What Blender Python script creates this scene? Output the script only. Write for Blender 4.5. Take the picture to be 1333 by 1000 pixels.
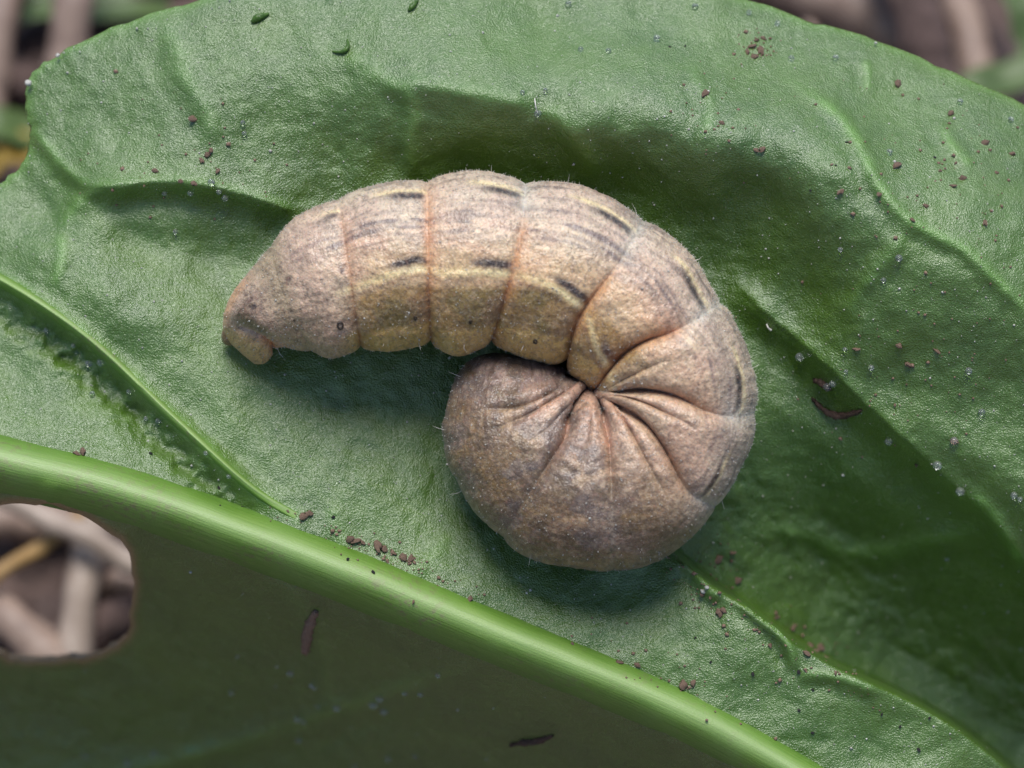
import bpy, math, random
import numpy as np

# ------------------------------------------------------------------ scene, camera, light
for o in list(bpy.data.objects):
    bpy.data.objects.remove(o)
scene = bpy.context.scene
COL = scene.collection
scene.unit_settings.system = 'METRIC'
scene.unit_settings.scale_length = 0.01          # one unit is one centimetre: the caterpillar is 2 cm across
K = 0.003                                        # cm on the leaf for one photo pixel
DIST = 12.0                                      # camera to leaf, cm
PITCH = math.radians(57)
FWD = np.array([0.0, math.cos(PITCH), -math.sin(PITCH)])
UP = np.array([0.0, math.sin(PITCH), math.cos(PITCH)])
RIGHT = np.array([1.0, 0.0, 0.0])
CAM = -FWD * DIST
GROUND_Z = -4.0

cam_data = bpy.data.cameras.new('camera')
cam = bpy.data.objects.new('camera', cam_data)
COL.objects.link(cam)
cam.location = CAM
cam.rotation_euler = (math.pi / 2 - PITCH, 0, 0)
cam_data.sensor_width = 36
cam_data.lens = 36 * DIST / (1333 * K)
cam_data.clip_start = 0.1
cam_data.clip_end = 60000
cam_data.dof.use_dof = True
cam_data.dof.focus_distance = DIST - 0.22
cam_data.dof.aperture_fstop = 0.50
scene.camera = cam

SUN_EL, SUN_AZ = math.radians(76), math.radians(0)     # azimuth from +Y (behind the leaf) towards +X
world = bpy.data.worlds.new('World')
scene.world = world
world.use_nodes = True
wn = world.node_tree
sky = wn.nodes.new('ShaderNodeTexSky')
sky.sky_type = 'NISHITA'
sky.sun_disc = False
sky.sun_elevation = SUN_EL
sky.sun_rotation = SUN_AZ
sky.dust_density = 0.6
sky.air_density = 0.8
bg = wn.nodes['Background']
bg.inputs['Strength'].default_value = 0.05
wn.links.new(sky.outputs[0], bg.inputs['Color'])
sun_data = bpy.data.lights.new('sun', 'SUN')
sun_data.energy = 1.5
sun_data.angle = math.radians(33)
sun_data.color = (1.0, 0.98, 0.95)
sun = bpy.data.objects.new('sun', sun_data)
COL.objects.link(sun)
sun.rotation_euler = (-(math.pi / 2 - SUN_EL), 0, -SUN_AZ)
sun.location = (0, 8, 20)
scene.render.engine = 'CYCLES'
vs = scene.view_settings
vs.view_transform = 'Standard'
vs.look = 'None'
vs.gamma = 1
vs.use_curve_mapping = False
vs.exposure = 1.5

rng = np.random.default_rng(7)
random.seed(7)

# ------------------------------------------------------------------ helpers
def P(x, y, h):
    """photo pixel (x, y) and height h above the focus plane (in pixels, towards the camera) -> world"""
    x, y, h = np.broadcast_arrays(np.asarray(x, float), np.asarray(y, float), np.asarray(h, float))
    z = DIST - h * K
    a = (x - 666.5) * K * z / DIST
    b = (500.0 - y) * K * z / DIST
    return CAM + FWD * z[..., None] + RIGHT * a[..., None] + UP * b[..., None]

def on_ground(x, y, lift=0.0):
    d = FWD * DIST + RIGHT * ((x - 666.5) * K) + UP * ((500 - y) * K)
    t = (GROUND_Z + lift - CAM[2]) / d[2]
    return CAM + d * t

def lin(c):
    c = np.asarray(c, float) / 255.0
    return np.where(c <= 0.04045, c / 12.92, ((c + 0.055) / 1.055) ** 2.4)

def sm(a, b, x):
    t = np.clip((x - a) / (b - a), 0, 1)
    return t * t * (3 - 2 * t)

def ga(x, c, w):
    return np.exp(-((x - c) / w) ** 2)

def vnoise(x, y, seed=0):
    x = np.asarray(x, float); y = np.asarray(y, float)
    if seed >= 50:                      # turn the lattice so that it never lines up with the picture
        x, y = .81 * x + .59 * y, -.59 * x + .81 * y
    xi = np.floor(x).astype(np.int64); yi = np.floor(y).astype(np.int64)
    fx = x - xi; fy = y - yi
    fx = fx ** 3 * (fx * (fx * 6 - 15) + 10); fy = fy ** 3 * (fy * (fy * 6 - 15) + 10)
    def hsh(a, b):
        n = (a * 374761393 + b * 668265263 + seed * 1442695041) & 0xFFFFFFFF
        n = ((n ^ (n >> 13)) * 1274126177) & 0xFFFFFFFF
        n = ((n ^ (n >> 16)) * 2246822519) & 0xFFFFFFFF
        return ((n ^ (n >> 15)) & 0xFFFF) / 65535.0
    a = hsh(xi, yi); b = hsh(xi + 1, yi); c = hsh(xi, yi + 1); d = hsh(xi + 1, yi + 1)
    return (a * (1 - fx) + b * fx) * (1 - fy) + (c * (1 - fx) + d * fx) * fy * 1.0

def fbm(x, y, seed=0, octs=3):
    v = 0; amp = 0.5; tot = 0
    for i in range(octs):
        v = v + amp * vnoise(x, y, seed + i * 17); tot += amp
        x = x * 2.03 + 11.3; y = y * 2.03 + 5.7; amp *= 0.5
    return v / tot

def spline_matrix(t, T):
    """natural cubic spline through knots t evaluated at T, as a matrix"""
    t = np.asarray(t, float); n = len(t); h = np.diff(t)
    A = np.eye(n); B = np.zeros((n, n))
    for i in range(1, n - 1):
        A[i, i - 1] = h[i - 1]; A[i, i] = 2 * (h[i - 1] + h[i]); A[i, i + 1] = h[i]
        B[i, i - 1] = 6 / h[i - 1]; B[i, i] = -6 / h[i - 1] - 6 / h[i]; B[i, i + 1] = 6 / h[i]
    M = np.linalg.solve(A, B)
    T = np.asarray(T, float)
    k = np.clip(np.searchsorted(t, T) - 1, 0, n - 2)
    hk = h[k]; a = (t[k + 1] - T) / hk; b = (T - t[k]) / hk
    R = np.zeros((len(T), n)); r = np.arange(len(T))
    R[r, k] += a; R[r, k + 1] += b
    R += ((a ** 3 - a) * hk ** 2 / 6)[:, None] * M[k] + ((b ** 3 - b) * hk ** 2 / 6)[:, None] * M[k + 1]
    return R

def smooth_path(pts, n):
    pts = np.asarray(pts, float)
    d = np.r_[0, np.cumsum(np.hypot(*np.diff(pts[:, :2], axis=0).T))]
    return spline_matrix(d, np.linspace(0, d[-1], n)) @ pts

def smooth_loop(pts, per=8):
    pts = np.asarray(pts, float)
    out = []
    n = len(pts)
    for i in range(n):
        p0, p1, p2, p3 = pts[i - 1], pts[i], pts[(i + 1) % n], pts[(i + 2) % n]
        for j in range(per):
            t = j / per
            out.append(0.5 * (2 * p1 + (p2 - p0) * t + (2 * p0 - 5 * p1 + 4 * p2 - p3) * t * t + (3 * p1 - p0 - 3 * p2 + p3) * t ** 3))
    return np.array(out)

def poly_near(x, y, pts, closed=False):
    """distance, nearest point, signed side (+ is left of travel in image with y down flipped) and arc parameter"""
    pts = np.asarray(pts, float)
    if closed:
        pts = np.vstack([pts, pts[:1]])
    best = np.full(x.shape, 1e18); nx = np.zeros(x.shape); ny = np.zeros(x.shape)
    side = np.zeros(x.shape); par = np.zeros(x.shape)
    seg = np.hypot(*np.diff(pts, axis=0).T); cum = np.r_[0, np.cumsum(seg)]
    for i in range(len(pts) - 1):
        ax, ay = pts[i]; bx, by = pts[i + 1]
        dx, dy = bx - ax, by - ay
        t = np.clip(((x - ax) * dx + (y - ay) * dy) / (dx * dx + dy * dy + 1e-12), 0, 1)
        px = ax + t * dx; py = ay + t * dy
        d = (x - px) ** 2 + (y - py) ** 2
        m = d < best
        best[m] = d[m]; nx[m] = px[m]; ny[m] = py[m]
        side[m] = np.sign((dx * (y - ay) - dy * (x - ax)))[m]
        par[m] = (cum[i] + t * seg[i])[m] / cum[-1]
    return np.sqrt(best), nx, ny, side, par

def inside(x, y, pts):
    c = np.zeros(x.shape, bool); n = len(pts)
    for i in range(n):
        x1, y1 = pts[i]; x2, y2 = pts[(i + 1) % n]
        if y1 == y2:
            continue
        c ^= ((y1 > y) != (y2 > y)) & (x < (x2 - x1) * (y - y1) / (y2 - y1) + x1)
    return c

def mesh_np(name, V, F, mat=None, smooth=True):
    """V (n,3), F (m,4) or (m,3) arrays"""
    me = bpy.data.meshes.new(name)
    V = np.asarray(V, np.float32); F = np.asarray(F, np.int32)
    k = F.shape[1]
    me.vertices.add(len(V)); me.vertices.foreach_set('co', V.ravel())
    me.loops.add(F.size); me.loops.foreach_set('vertex_index', F.ravel())
    me.polygons.add(len(F))
    me.polygons.foreach_set('loop_start', np.arange(0, F.size, k, dtype=np.int32))
    me.polygons.foreach_set('use_smooth', np.full(len(F), smooth))
    me.update(calc_edges=True)
    me.validate()
    if mat:
        me.materials.append(mat)
    return me

def col_attr(me, name, C):
    a = me.attributes.new(name, 'FLOAT_COLOR', 'POINT')
    C = np.c_[C, np.ones(len(C))].astype(np.float32)
    a.data.foreach_set('color', C.ravel())

def float_attr(me, name, A):
    a = me.attributes.new(name, 'FLOAT', 'POINT')
    a.data.foreach_set('value', np.asarray(A, np.float32).ravel())

def link(name, me, parent=None, label=None, cat=None, group=None, kind=None):
    o = bpy.data.objects.new(name, me)
    COL.objects.link(o)
    if parent: o.parent = parent
    if label: o['label'] = label
    if cat: o['category'] = cat
    if group: o['group'] = group
    if kind: o['kind'] = kind
    return o

def grid_faces(n, m, wrap=False):
    i = np.arange(n - 1)[:, None]; j = np.arange(m if wrap else m - 1)[None]
    j2 = (j + 1) % m
    return np.stack([i * m + j, i * m + j2, (i + 1) * m + j2, (i + 1) * m + j], -1).reshape(-1, 4)

def tube(path, radii, sides=10, cap=True):
    path = np.asarray(path, float); radii = np.asarray(radii, float)
    T = np.gradient(path, axis=0); T /= np.linalg.norm(T, axis=1)[:, None] + 1e-12
    ref = np.array([0.3, 0.2, 1.0]) if abs(T[len(T) // 2][2]) < 0.8 else np.array([1.0, 0.2, 0.1])
    A = np.cross(T, ref); A /= np.linalg.norm(A, axis=1)[:, None]
    B = np.cross(T, A)
    th = np.linspace(0, 2 * np.pi, sides, endpoint=False)
    V = path[:, None] + radii[:, None, None] * (np.cos(th)[None, :, None] * A[:, None] + np.sin(th)[None, :, None] * B[:, None])
    V = V.reshape(-1, 3)
    F = grid_faces(len(path), sides, True)
    if cap:
        n0 = len(V); V = np.vstack([V, path[:1], path[-1:]])
        j = np.arange(sides); j2 = (j + 1) % sides; b = (len(path) - 1) * sides
        F = np.vstack([F, np.stack([j2, j, np.full(sides, n0), np.full(sides, n0)], -1)[:, [0, 1, 2, 2]],
                       np.stack([b + j, b + j2, np.full(sides, n0 + 1), np.full(sides, n0 + 1)], -1)])
    return V, F

def mesh_poly(name, V, F, mat=None, smooth=True):
    me = bpy.data.meshes.new(name)
    faces = [tuple(dict.fromkeys(int(i) for i in f)) for f in F]
    me.from_pydata([tuple(v) for v in np.asarray(V, float)], [], faces)
    me.polygons.foreach_set('use_smooth', [smooth] * len(me.polygons))
    if mat: me.materials.append(mat)
    me.update()
    return me

# ------------------------------------------------------------------ materials
class NT:
    def __init__(self, name):
        self.m = bpy.data.materials.new(name); self.m.use_nodes = True
        self.t = self.m.node_tree; self.b = self.t.nodes['Principled BSDF']
        self.out = self.t.nodes['Material Output']
    def n(self, typ, **kw):
        nd = self.t.nodes.new(typ)
        for k, v in kw.items():
            if k in nd.inputs.keys(): nd.inputs[k].default_value = v
            else: setattr(nd, k, v)
        return nd
    def l(self, a, b): self.t.links.new(a, b)
    def attr(self, name, out='Color'):
        a = self.n('ShaderNodeAttribute'); a.attribute_name = name; return a.outputs[out]
    def obj(self): return self.n('ShaderNodeTexCoord').outputs['Object']
    def noise(self, scale, detail=3, rough=0.55, vec=None):
        nd = self.n('ShaderNodeTexNoise'); nd.inputs['Scale'].default_value = scale
        nd.inputs['Detail'].default_value = detail; nd.inputs['Roughness'].default_value = rough
        self.l(vec or self.obj(), nd.inputs['Vector']); return nd.outputs['Fac']
    def voro(self, scale, feature='F1', vec=None, out='Distance'):
        nd = self.n('ShaderNodeTexVoronoi'); nd.feature = feature; nd.inputs['Scale'].default_value = scale
        self.l(vec or self.obj(), nd.inputs['Vector']); return nd.outputs[out]
    def mr(self, v, a, b, c, d):
        nd = self.n('ShaderNodeMapRange'); self.l(v, nd.inputs[0])
        for i, q in enumerate((a, b, c, d)): nd.inputs[i + 1].default_value = q
        return nd.outputs[0]
    def math(self, op, a, b=None):
        nd = self.n('ShaderNodeMath', operation=op)
        for i, q in enumerate((a, b)):
            if q is None: continue
            if isinstance(q, (int, float)): nd.inputs[i].default_value = q
            else: self.l(q, nd.inputs[i])
        return nd.outputs[0]
    def mix(self, f, a, b, mode='MIX'):
        nd = self.n('ShaderNodeMix', data_type='RGBA', blend_type=mode)
        for s, q in ((nd.inputs[0], f), (nd.inputs[6], a), (nd.inputs[7], b)):
            if isinstance(q, (int, float)): s.default_value = q
            elif isinstance(q, (tuple, list, np.ndarray)): s.default_value = tuple(q) + ((1,) if len(q) == 3 else ())
            else: self.l(q, s)
        return nd.outputs[2]
    def bump(self, h, strength, dist, normal=None):
        nd = self.n('ShaderNodeBump'); nd.inputs['Strength'].default_value = strength
        nd.inputs['Distance'].default_value = dist; self.l(h, nd.inputs['Height'])
        if normal: self.l(normal, nd.inputs['Normal'])
        return nd.outputs[0]
    def set(self, **kw):
        for k, v in kw.items():
            s = self.b.inputs[k.replace('_', ' ')]
            if hasattr(v, 'is_linked') or hasattr(v, 'links'): self.l(v, s)
            elif isinstance(v, (tuple, list, np.ndarray)): s.default_value = tuple(v) + ((1,) if len(v) == 3 and k.endswith('Color') else ())
            else: s.default_value = v
        return self.m

def leaf_material(name, tint_attr=True):
    t = NT(name)
    big = t.noise(2.2, 4, 0.6); mid = t.noise(14, 4, 0.6); fine = t.noise(120, 3, 0.6)
    c = t.mix(t.mr(big, 0.35, 0.68, 0, 1), (0.044, 0.112, 0.002), (0.074, 0.158, 0.004))
    c = t.mix(t.mr(mid, 0.42, 0.7, 0, 0.45), c, (0.095, 0.195, 0.018))
    c = t.mix(t.mr(fine, 0.45, 0.7, 0, 0.35), c, (0.115, 0.20, 0.03))
    # pale waxy bloom in tiny cells, which also paints the sheen's speckle
    cell = t.voro(85, 'F1')
    c = t.mix(t.math('MULTIPLY', t.mr(cell, 0.12, 0.42, 0.55, 0.0), t.mr(mid, 0.35, 0.6, 0.25, 1)), c, (0.20, 0.29, 0.11))
    tint = t.n('ShaderNodeAttribute'); tint.attribute_name = 'tint'
    c = t.mix(t.attr('vein', 'Fac'), c, (0.16, 0.34, 0.045))
    c = t.mix(t.attr('rim', 'Fac'), c, (0.30, 0.17, 0.06))
    cells = t.voro(140, 'F1'); n2 = t.noise(210, 2, 0.6); n3 = t.noise(45, 3, 0.6)
    vw = t.n('ShaderNodeVectorMath', operation='MULTIPLY_ADD'); t.l(t.n('ShaderNodeTexCoord').outputs['Object'], vw.inputs[2])
    wn_ = t.n('ShaderNodeTexNoise'); wn_.inputs['Scale'].default_value = 4; t.l(t.obj(), wn_.inputs['Vector']); t.l(wn_.outputs['Color'], vw.inputs[0]); vw.inputs[1].default_value = (.22, .22, .22)
    net = t.voro(7.0, 'DISTANCE_TO_EDGE', vw.outputs[0])
    b0 = t.bump(t.mr(net, 0, .09, 0, 1), 0.07, 0.02)
    b0 = t.bump(t.noise(13, 3, 0.55), 0.20, 0.03, b0)
    b1 = t.bump(n3, 0.25, 0.007, b0)
    b2 = t.bump(cells, 0.5, 0.005, b1)
    b3 = t.bump(n2, 0.65, 0.005, b2)
    rough = t.mr(mid, 0.3, 0.7, 0.29, 0.40)
    t.set(Base_Color=c, Roughness=rough, Normal=b3, IOR=1.5, Specular_IOR_Level=0.7, Coat_Weight=0.9, Coat_Roughness=0.33, Coat_IOR=1.66, Coat_Normal=b3)
    tr = t.n('ShaderNodeBsdfTranslucent'); t.l(t.mix(0.55, c, (0.12, 0.35, 0.01)), tr.inputs['Color'])
    mx = t.n('ShaderNodeMixShader'); mx.inputs[0].default_value = 0.07
    t.l(t.b.outputs[0], mx.inputs[1]); t.l(tr.outputs[0], mx.inputs[2]); t.l(mx.outputs[0], t.out.inputs['Surface'])
    return t.m

def rib_material():
    t = NT('midrib_skin')
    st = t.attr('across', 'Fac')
    streak = t.n('ShaderNodeCombineXYZ')
    t.l(t.attr('along', 'Fac'), streak.inputs[0]); t.l(st, streak.inputs[1])
    mp = t.n('ShaderNodeMapping'); mp.inputs['Scale'].default_value = (3, 20, 1); t.l(streak.outputs[0], mp.inputs[0])
    fib = t.noise(1.0, 4, 0.6, mp.outputs[0])
    big = t.noise(5, 3)
    c = t.mix(t.mr(fib, 0.35, 0.65, 0, 1), (0.11, 0.24, 0.016), (0.21, 0.35, 0.055))
    c = t.mix(t.mr(big, 0.45, 0.75, 0, 0.5), c, (0.22, 0.36, 0.09))
    # brownish rubbed stretch
    sp = t.noise(38, 4, 0.7)
    c = t.mix(t.math('MULTIPLY', t.mr(sp, 0.50, 0.62, 0, 0.75), t.mr(t.noise(2.3, 2), 0.45, 0.58, 0, 1)), c, (0.20, 0.15, 0.085))
    c = t.mix(t.mr(t.math('ABSOLUTE', t.math('ADD', st, 0.3)), 0.08, 0.5, 0.6, 0.0), c, (0.30, 0.40, 0.16))  # sheen on the upper side, painted in as a paler strip
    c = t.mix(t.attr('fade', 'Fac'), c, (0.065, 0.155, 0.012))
    n = t.bump(fib, 0.25, 0.012); n = t.bump(t.noise(150, 2), 0.3, 0.004, n)
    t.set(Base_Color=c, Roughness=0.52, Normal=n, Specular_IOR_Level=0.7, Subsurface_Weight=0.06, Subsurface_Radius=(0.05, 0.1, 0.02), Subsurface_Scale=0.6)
    return t.m

def skin_material():
    t = NT('caterpillar_skin')
    base = t.attr('pigment')
    sp = t.noise(95, 3, 0.65); sp2 = t.noise(210, 2, 0.6); sp3 = t.noise(28, 3, 0.6)
    dark = t.mr(sp, 0.52, 0.66, 0, 0.7)
    c = t.mix(t.math('MULTIPLY', dark, t.mr(sp3, 0.35, 0.6, 0.35, 1)), base, (0.085, 0.062, 0.055))
    c = t.mix(t.mr(sp2, 0.55, 0.72, 0, 0.5), c, (0.52, 0.43, 0.36))
    c = t.mix(t.mr(t.noise(60, 2), 0.58, 0.72, 0, 0.35), c, (0.36, 0.18, 0.12))
    vo = t.voro(130, 'F1')
    n = t.bump(sp3, 0.25, 0.015); n = t.bump(vo, 0.38, 0.006, n); n = t.bump(sp2, 0.3, 0.003, n)
    t.set(Base_Color=c, Roughness=0.36, Normal=n, Specular_IOR_Level=0.65, Subsurface_Weight=0.28, Subsurface_Radius=(0.06, 0.03, 0.015), Subsurface_Scale=0.6, Sheen_Weight=0.06, Sheen_Roughness=0.4)
    return t.m

def plain(name, ca, cb, scale, rough=0.7, bump=0.4, bd=0.01, **kw):
    t = NT(name)
    f = t.noise(scale, 4, 0.6)
    c = t.mix(t.mr(f, 0.35, 0.65, 0, 1), ca, cb)
    t.set(Base_Color=c, Roughness=rough, Normal=t.bump(f, bump, bd), **kw)
    return t.m

M_leaf = leaf_material('leaf_skin')
M_rib = rib_material()
M_skin = skin_material()
t = NT('glassy_bead'); M_bead = t.set(Base_Color=(0.95, 0.98, 0.95), Roughness=0.06, Transmission_Weight=0.92, IOR=1.34)
M_grain = plain('pale_grain', (0.62, 0.61, 0.55), (0.38, 0.36, 0.31), 90, 0.3)
M_crumb = plain('brown_soil_crumb', (0.17, 0.105, 0.07), (0.31, 0.205, 0.145), 160, 0.9, 0.8)
M_dark = plain('black_soil_crumb', (0.012, 0.011, 0.012), (0.035, 0.03, 0.03), 160, 0.7, 0.8)
M_scrap = plain('green_scrap', (0.03, 0.08, 0.006), (0.06, 0.13, 0.012), 60, 0.4)
M_hair = plain('pale_hair', (0.6, 0.56, 0.48), (0.7, 0.66, 0.6), 10, 0.4)
M_ring = plain('black_ring', (0.02, 0.014, 0.01), (0.04, 0.025, 0.018), 90, 0.4)
M_scar = plain('brown_scar', (0.05, 0.03, 0.02), (0.11, 0.06, 0.04), 120, 0.8, 0.8)

# ------------------------------------------------------------------ leaf relief
RIB = smooth_path([(-420, 545), (-250, 560), (-80, 582), (0, 604), (100, 628), (200, 657), (300, 693), (400, 730), (500, 770), (600, 812), (700, 852), (800, 893), (900, 938), (980, 980), (1060, 1025), (1200, 1105), (1300, 1150)], 90)
SIDE = smooth_path([(-300, 230), (-150, 290), (-60, 335), (0, 365), (60, 402), (110, 438), (160, 482), (215, 535), (262, 578), (310, 622), (350, 652), (385, 672)], 60)
RIDGE = smooth_path([(640, 560), (770, 646), (872, 715), (905, 748), (950, 778), (1000, 815), (1040, 842), (1085, 868), (1130, 888), (1210, 928), (1262, 962), (1310, 1002), (1380, 1070), (1430, 1130)], 50)
CREST = smooth_path([(930, 340), (985, 398), (1045, 450), (1100, 502), (1175, 572), (1250, 642), (1300, 690), (1345, 748), (1420, 850), (1480, 950)], 50)
SHOULD = smooth_path([(100, 243), (150, 243), (200, 238), (250, 240), (300, 250), (345, 263), (392, 282)], 30)
FINE = [
    ([(1010, 95), (1060, 125), (1105, 165), (1135, 225), (1165, 270), (1190, 292), (1250, 322), (1300, 368), (1380, 440)], 6, 9, .75),
    ([(1250, 642), (1285, 660), (1310, 700), (1345, 748)], 5, 10, .8),
    ([(1185, 292), (1160, 330), (1120, 380), (1100, 420)], 4, 10, .4),
    ([(525, 105), (538, 140), (535, 200), (540, 232)], 6, 12, .4),
    ([(440, 70), (480, 90), (525, 112), (560, 100)], 4, 12, .25),
    ([(38, 165), (60, 190), (100, 232), (128, 246)], 6, 8, .5),
    ([(78, 300), (80, 340), (68, 376)], 4, 8, .5),
    ([(128, 246), (105, 262), (80, 300)], 3, 9, .35),
    ([(205, 20), (228, 60), (240, 95), (270, 150), (280, 200)], 6, 14, .3),
    ([(700, 140), (735, 165), (770, 210), (775, 236)], 8, 14, .3),
    ([(530, 108), (600, 118), (660, 130), (705, 142)], 6, 14, .25),
    ([(1225, 160), (1240, 190), (1270, 220)], 5, 8, .5),
    ([(1125, 75), (1130, 100), (1128, 122)], 4, 7, .5),
    ([(895, 80), (905, 100), (925, 140), (905, 190)], 4, 9, .35),
    ([(970, 690), (1050, 700), (1130, 720), (1230, 700), (1300, 690)], 8, 14, .35),
    ([(880, 728), (905, 742), (930, 772), (948, 770)], 10, 8, .5),
    ([(948, 770), (985, 800), (1030, 850), (1032, 880)], 9, 7, .55),
    ([(1032, 880), (1080, 880), (1150, 905)], 6, 8, .4),
    ([(590, 690), (560, 730), (520, 760)], 3, 12, .25),
    ([(120, 1010), (250, 985), (380, 945), (470, 915), (560, 885), (640, 868)], 16, 13, .35),
    ([(330, 742), (400, 800), (430, 900), (440, 960)], 10, 14, .2),
    ([(430, 655), (440, 690), (450, 740)], 3, 12, .25),
]
FINE = [(smooth_path(p, 24), a, w, c) for p, a, w, c in FINE]

CTRL = [  # (x, y, height) in photo pixels
    (540, 118, 44), (650, 138, 50), (760, 172, 48), (860, 160, 58), (960, 180, 66), (1060, 225, 72), (1140, 290, 78), (1180, 380, 62), (1120, 430, 40),
    (500, 215, 2), (600, 212, -2), (700, 225, -4), (800, 245, -6), (900, 300, -8), (960, 360, -12), (1010, 330, 12), (1050, 380, 12), (1000, 260, 30),
    (540, 20, 8), (700, 20, -18), (850, 30, -30), (980, 8, -75), (1060, 34, -80), (1150, 62, -72), (1240, 100, -65), (1333, 145, -40), (1150, 150, 15), (1250, 220, 42), (1333, 280, 44), (1333, 420, 62), (980, 90, 5),
    (400, -30, -20), (620, -60, -60), (800, -45, -70), (300, 0, -35), (230, 20, -40), (150, 50, -45), (60, 90, -70), (40, 160, -70), (10, 235, -65), (1450, 220, -70), (1560, 320, -60), (1640, 460, -40),
    (130, 110, -18), (200, 120, 2), (250, 100, 6), (300, 130, 14), (350, 60, 0), (400, 120, 16), (450, 100, 22), (480, 160, 18), (420, 200, 2), (350, 200, 6), (270, 190, 10), (150, 180, -8), (90, 190, -30),
    (150, 243, 16), (250, 238, 18), (340, 260, 10), (170, 300, -8), (280, 310, -14), (350, 330, -14), (60, 270, -20), (60, 340, 10), (150, 390, 16), (230, 380, 4), (250, 470, 22), (300, 560, 36), (350, 500, 20), (420, 520, 12), (480, 600, 24), (420, 640, 44), (520, 680, 36), (560, 560, 2), (500, 480, 0), (560, 480, -4),
    (0, 500, 8), (100, 560, 30), (200, 590, 38), (30, 460, -4), (120, 520, 8), (-150, 500, 0), (-250, 420, -20),
    (650, 400, -8), (800, 350, -8), (800, 600, -8), (650, 600, -4), (900, 500, -14), (400, 380, -6), (700, 500, -8), (600, 690, 16), (700, 760, 28), (800, 790, 30), (640, 760, 46), (760, 820, 50), (880, 800, 44), (900, 860, 58), (1000, 900, 58), (1040, 960, 56), (1150, 990, 40),
    (872, 715, 14), (905, 748, 30), (950, 775, 52), (1040, 840, 62), (1130, 888, 60), (1210, 930, 46), (1310, 1003, 16), (1430, 1130, -40),
    (960, 720, 20), (1060, 790, 40), (1160, 840, 40), (1260, 900, 30), (1360, 970, 0), (1000, 620, -20), (1100, 690, -10), (1200, 780, 0), (1330, 880, -10), (1000, 500, -30), (1050, 560, -20),
    (985, 400, -6), (1100, 503, 14), (1175, 573, 16), (1250, 643, 10), (1345, 750, 0), (1160, 490, 30), (1250, 570, 30), (1330, 640, 24), (1400, 600, 30), (1300, 500, 46), (1480, 950, -60), (1600, 800, -60), (1560, 1000, -120),
]
rp = np.array(RIB); tn = np.gradient(rp, axis=0); tn /= np.linalg.norm(tn, axis=1)[:, None]; nn = np.c_[-tn[:, 1], tn[:, 0]]   # pointing down-image
for i in range(6, len(rp), 6):
    for dd, hh in ((-20, 52), (0, 56), (30, 44), (70, -60), (130, -225), (210, -410), (320, -610)):
        q = rp[i] + nn[i] * dd
        if q[1] < 1250 and not (dd < 0 and q[0] > 1050):
            f = 0.75 if rp[i][0] < 0 else 1.0
            CTRL.append((q[0], q[1], hh * (f if hh > 0 else 1)))
CTRL += [(150, 1160, -720), (800, 1220, -640), (-250, 900, -620), (1200, 1220, -340), (450, 1200, -720)]
CT = np.array(CTRL, float)
CT[:, 2] *= np.where((CT[:, 1] < 460) & (CT[:, 0] < 1420), np.where((CT[:, 2] < -25) & (CT[:, 1] < 260), .7, 1.6), 1.0)

def _tps(r2):
    return r2 * np.log(r2 + 1e-9)
_sc = 300.0
_c = CT[:, :2] / _sc
_n = len(_c)
_A = np.zeros((_n + 3, _n + 3))
_A[:_n, :_n] = _tps(((_c[:, None] - _c[None]) ** 2).sum(-1)) + np.eye(_n) * 0.004
_A[:_n, _n] = 1; _A[:_n, _n + 1:] = _c; _A[_n, :_n] = 1; _A[_n + 1:, :_n] = _c.T
_w = np.linalg.solve(_A, np.r_[CT[:, 2], 0, 0, 0])

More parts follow.
